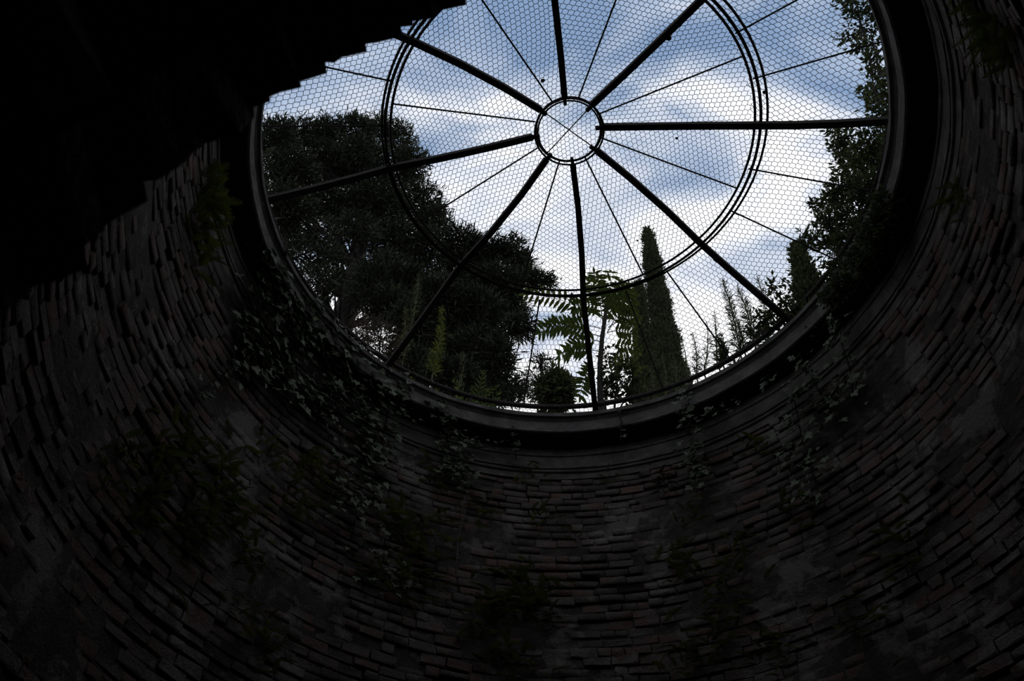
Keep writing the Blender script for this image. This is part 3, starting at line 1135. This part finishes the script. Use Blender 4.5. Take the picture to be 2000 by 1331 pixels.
for (x, y, n, s, lab) in [
    (392, 400, 16, 0.42, 'hanging fern tuft under the cornice at the far left of the wall'),
    (385, 470, 12, 0.34, 'smaller fern hanging just below the far left fern tuft'),
    (345, 880, 12, 0.34, 'fern clump on the lower left wall, upper one of a group'),
    (300, 930, 9, 0.28, 'small fern on the lower left wall, left of the fern group'),
    (400, 985, 12, 0.34, 'fern clump in the middle of the lower left fern group'),
    (480, 1085, 10, 0.30, 'fern clump low on the left wall below the fern group'),
    (560, 985, 10, 0.30, 'fern clump between lower left group and hanging ivy'),
    (640, 950, 9, 0.28, 'fern beside the long ivy strand on the left'),
    (775, 1020, 14, 0.36, 'broad fern clump below the ivy left of the wall centre'),
    (810, 1085, 14, 0.34, 'bright fern directly under the broad fern clump'),
    (720, 1120, 10, 0.28, 'small fern low left of the bright fern'),
    (930, 1000, 9, 0.26, 'small fern beside the thin hanging tendril'),
    (1010, 1165, 20, 0.40, 'largest fern clump, low on the wall left of the bare bricks'),
    (960, 1180, 10, 0.30, 'fern touching the left side of the largest clump'),
    (1040, 925, 9, 0.22, 'fern tuft just under the cornice left of the bare bricks'),
    (1060, 1010, 8, 0.20, 'small fern halfway up left edge of the bare bricks'),
    (1110, 1040, 6, 0.13, 'tiny green tuft on the bare bricks'),
    (1195, 935, 6, 0.14, 'tiny tuft under the cornice above the bare bricks'),
    (1330, 1110, 12, 0.32, 'fern clump at the right edge of the bare bricks'),
    (1350, 1010, 9, 0.26, 'fern right of the bare bricks below the hanging ivy'),
    (1400, 1240, 12, 0.34, 'fern near the bottom right of the bare bricks'),
    (1330, 1290, 10, 0.30, 'fern at the bottom edge right of the centre'),
    (1010, 1300, 12, 0.34, 'fern at the bottom edge below the largest clump'),
    (520, 1260, 10, 0.30, 'fern at the bottom edge on the left'),
    (470, 1180, 8, 0.24, 'small fern low on the left wall beside pale patch'),
    (1480, 880, 8, 0.24, 'fern on the wall right of the hanging ivy'),
    (1880, 380, 10, 0.26, 'fern on the dark right wall at mid height'),
    (1760, 1080, 10, 0.30, 'fern in the dark lower right wall'),
    (1690, 1200, 10, 0.30, 'fern near the bottom of the dark right wall'),
    (230, 900, 10, 0.26, 'small fern at the left end of the lower left fern group'),
    (260, 990, 10, 0.30, 'fern in the left half of the lower left fern group, lower row'),
    (345, 1040, 12, 0.32, 'fern at the bottom of the lower left fern group'),
    (430, 930, 12, 0.32, 'fern at the right end of the lower left fern group, upper row'),
    (465, 1010, 12, 0.30, 'fern at the right end of the lower left fern group, lower row'),
    (600, 900, 12, 0.28, 'fern under the short ivy strand'),
    (520, 880, 10, 0.26, 'fern on the left wall below the ivy sprays'),
    (850, 940, 12, 0.28, 'fern under the ivy right of the broad fern clump'),
    (860, 1030, 10, 0.26, 'fern between broad fern clump and thin tendril'),
    (790, 1150, 12, 0.30, 'fern below the bright fern'),
    (1060, 1190, 12, 0.30, 'fern touching the right side of the largest clump'),
    (940, 1250, 12, 0.30, 'fern below and left of the largest clump'),
    (1440, 1080, 10, 0.26, 'fern on the wall right of the bare bricks, middle height'),
    (1420, 1160, 12, 0.30, 'fern on the wall right of the bare bricks, lower down'),
    (1520, 1270, 12, 0.30, 'fern at the bottom edge, right of the bare bricks'),
    (1560, 990, 10, 0.28, 'fern below the ivy curtain on the right wall'),
]:
    wall_plant(lab, x, y, n, s)
for k, (x, y) in enumerate([(1925, 40), (1960, 70)]):
    wall_plant(['leafy wall plant high in the top right corner', 'second wall plant beside the one in the top right corner'][k], x, y, 14, 0.3)
wall_plant('brown withered tuft hanging at the top of the bare bricks', 1290, 950, 12, 0.22,
           meshes=[frond_mesh(9, 0.16, M['dry'], 0.9), frond_mesh(8, 0.12, M['dry'], 1.2)], name='withered_tuft', cat='plant', group=None)
p = at(925, 775, 6.25)
fern('yellow-green feathery plant on the rim below the dark conifers', (p[0], p[1], Z0 + 0.03), (0.1, -0.3, 1.2), 14, 0.62, meshes=yellow_meshes,
     name='feathery_plant', cat='plant', group=None, dens=1.2, small=0.9, spread=0.8)
p = at(845, 745, 6.2)
fern('low green plant at the foot of the bushy weed stalk', (p[0], p[1], Z0 + 0.03), (0.1, -0.3, 1.2), 9, 0.4, name='feathery_plant', cat='plant', group=None, dens=1.2, small=0.9, spread=0.7)

# ------------------------------------------------------------------ ivy on cornice and wall
iv = []
for a, r in ((-90, 0.12), (-60, 0.42), (-38, 0.5), (-18, 0.36), (5, 0.52), (28, 0.62), (52, 0.44), (72, 0.62), (90, 0.95),
             (108, 0.62), (128, 0.44), (152, 0.62), (175, 0.52), (198, 0.36), (218, 0.5), (240, 0.42)):
    iv.append((r * math.cos(math.radians(a)), 0.35 + r * math.sin(math.radians(a)), 0.06 * abs(math.cos(math.radians(a)))))
iv.append((0, 0.35, 0))
ivf = [(i, (i + 1) % 16, 16) for i in range(16)]
ivy_leaf = [new_mesh('leaf', [(x * 1.0, y, z * s) for x, y, z in iv], ivf, M['ivy']) for s in (1.0, 2.5)]


def ivy(label, path, n, size, spread, off=0.07, stem_r=0.006, group='ivy trailing down the wall'):
    pts = []
    for q in path:
        o_ = q[2] if len(q) > 2 else off
        pts.append(on_wall(q[0], q[1], o_))
    base = pts[0].copy()
    t = thing('ivy_vine', label, 'ivy', base, group)
    mb = MB()
    mb.tube(pts, stem_r, 5)
    mb.build('stem', M['bark'], t, origin=base)
    seg = [np.linalg.norm(pts[i + 1] - pts[i]) for i in range(len(pts) - 1)]
    tot = sum(seg)
    for k in range(n):
        d = random.random() * tot
        i = 0
        while i < len(seg) - 1 and d > seg[i]:
            d -= seg[i]
            i += 1
        c = pts[i] + (pts[i + 1] - pts[i]) * min(1, d / seg[i])
        out = -np.array((c[0], c[1], 0)) / math.hypot(c[0], c[1])
        side = np.array((-out[1], out[0], 0))
        c = c + side * random.gauss(0, spread) + np.array((0, 0, random.gauss(0, spread * 0.8))) + out * random.uniform(0, 0.09)
        y_ = np.array((0, 0, -0.75)) + side * random.gauss(0, 0.6) + out * random.uniform(0.1, 0.8)
        y_ /= np.linalg.norm(y_)
        nrm = out + np.array((0, 0, 0.5)) + rng.normal(size=3) * 0.35
        x_ = np.cross(y_, nrm)
        x_ /= np.linalg.norm(x_)
        z_ = np.cross(x_, y_)
        s = size * random.uniform(0.55, 1.25)
        ob = link('leaf', random.choice(ivy_leaf), t)
        o_ = c - base
        ob.matrix_local = Matrix(((x_[0] * s, y_[0] * s, z_[0] * s, o_[0]), (x_[1] * s, y_[1] * s, z_[1] * s, o_[1]),
                                  (x_[2] * s, y_[2] * s, z_[2] * s, o_[2]), (0, 0, 0, 1)))


ivy('dense ivy hanging below the cornice at the left, uppermost mass', [(548, 520, .2), (520, 570, .16), (500, 630), (490, 690)], 250, 0.088, 0.16)
ivy('dense ivy under the left cornice, right beside the uppermost mass', [(610, 600, .22), (590, 650, .16), (560, 700), (545, 760)], 250, 0.088, 0.16)
ivy('ivy mass under the cornice, third from the left', [(680, 675, .22), (660, 720, .16), (640, 760), (620, 790)], 210, 0.085, 0.15)
ivy('ivy sprays on the left wall below the first mass', [(490, 690), (450, 720), (410, 750), (385, 770)], 45, 0.07, 0.08)
ivy('long ivy strand falling down the wall from the third mass', [(700, 760), (720, 830), (712, 900), (700, 970), (690, 1040)], 130, 0.075, 0.10)
ivy('short ivy strand under the cornice left of the long strand', [(640, 800), (665, 860), (660, 950)], 34, 0.06, 0.05)
ivy('ivy hanging from the cornice above the broad fern clump', [(770, 740, .22), (760, 790, .18), (750, 850), (730, 900)], 150, 0.078, 0.14)
ivy('ivy hanging from the cornice right of the fern clump ivy', [(860, 795, .22), (870, 840, .16), (880, 890), (915, 950)], 120, 0.075, 0.11)
ivy('ivy spray reaching right along the frieze', [(880, 850, .12), (930, 875), (985, 870)], 32, 0.06, 0.05)
ivy('thin ivy strand on the cornice left of the middle', [(1000, 835, .24), (1004, 862, .15), (1008, 900)], 16, 0.06, 0.03)
ivy('single ivy strand hanging from the cornice in the middle', [(1212, 800, .26), (1214, 830, .24), (1212, 862, .2)], 14, 0.062, 0.025)
ivy('thick ivy rope hanging over the cornice right of the cypress foot', [(1345, 770, .26), (1345, 810, .24), (1348, 860, .18), (1360, 910), (1366, 960)], 130, 0.072, 0.07)
ivy('ivy spray along the cornice right of the thick ivy rope', [(1380, 810, .2), (1420, 800, .2), (1455, 790, .2)], 16, 0.06, 0.035)
ivy('single pale ivy leaf cluster under the right cornice', [(1500, 738, .2), (1510, 752, .18)], 5, 0.10, 0.02)
ivy('ivy strand right of the pale leaf cluster', [(1560, 690, .22), (1580, 730, .16), (1610, 780), (1640, 830)], 90, 0.07, 0.09)
ivy('ivy curtain on the wall below the pale leaf cluster', [(1550, 770), (1560, 830), (1580, 900), (1600, 970)], 110, 0.07, 0.13)
ivy('ivy falling from the rim at the right', [(1622, 610, .22), (1640, 660, .16), (1660, 720), (1670, 790)], 90, 0.07, 0.11)
ivy('ivy strand with yellowish leaves low on the left wall', [(652, 985), (640, 1005), (628, 1020)], 10, 0.05, 0.03)
ivy('ivy patch low beside the bright fern', [(700, 1040), (740, 1090), (760, 1150)], 40, 0.055, 0.12)

# hanging tendril and roots
for (lab, path, r_) in [('thin bare tendril hanging down the wall left of the centre', [(910, 955, .1), (905, 985, .12), (896, 1050, .1), (890, 1120, .08)], 0.006),
                        ('second bare tendril beside the first one', [(912, 950, .1), (908, 1000, .14), (893, 1060, .13), (891, 1140, .1)], 0.004)]:
    pts = [on_wall(*q) for q in path]
    t = thing('hanging_tendril', lab, 'tendril', pts[0])
    mb = MB()
    mb.tube(pts, r_, 5)
    mb.build('stem', M['root'], t, origin=pts[0])
for k, (x, y, lab) in enumerate([(1676, 500, 'thin bare root dangling lowest below the overgrown right rim'),
                                 (1690, 470, 'second lowest bare root dangling below the overgrown right rim'),
                                 (1706, 440, 'uppermost bare root dangling below the overgrown right rim')]):
    pts = [on_wall(x - 4, y - 50, .27), on_wall(x + 4, y - 25, .27), on_wall(x - 3, y, .25), on_wall(x + 12, y + 22, .22),
           on_wall(x + 10 + 8 * k, y + 42, .2), on_wall(x + 24 + 6 * k, y + 66, .17)]
    t = thing('hanging_root', lab, 'root', pts[0], 'roots dangling below the right rim')
    mb = MB()
    mb.tube(pts, [0.005, 0.005, 0.004, 0.004, 0.003, 0.002], 5)
    mb.build('root_strand', M['root'], t, origin=pts[0])

# dead leaves caught in the netting
for k, (x, y, lab) in enumerate([(1306, 74, 'dead leaf caught in the netting beside the upper right rib'),
                                 (1060, 157, 'dead leaf caught in the netting above the hub'),
                                 (1493, 180, 'withered scrap in the netting right of the middle hoop'),
                                 (1322, 270, 'withered scrap in the netting below the right rib'),
                                 (1245, 470, 'dead leaf in the netting near the tip of the cypress')]):
    d = ray(x, y)
    hit = None
    for tt_ in np.linspace(6, 14, 1600):
        q = CAM + d * tt_
        if q[2] - Z0 >= cz(math.hypot(q[0], q[1])) + 0.045:
            hit = q
            break
    lk = (1.0, 0.8, 0.7, 0.6, 0.4)[k]
    t = thing('dead_leaf', lab, 'leaf', hit, 'dead leaves caught in the netting')
    v = [(0.03 * lk * math.cos(a) * (1 + 0.35 * math.sin(3 * a + k)), 0.024 * lk * math.sin(a), 0.012 * math.cos(2 * a)) for a in np.linspace(0, 2 * PI, 9)[:-1]]
    v += [(x_ * 0.9, y_ * 0.9, z_ + 0.004) for x_, y_, z_ in v]
    f = [tuple(range(8)), tuple(range(8, 16))[::-1]] + [(i, (i + 1) % 8, 8 + (i + 1) % 8, 8 + i) for i in range(8)]
    link('blade', new_mesh('blade', v, f, M['dry']), t)
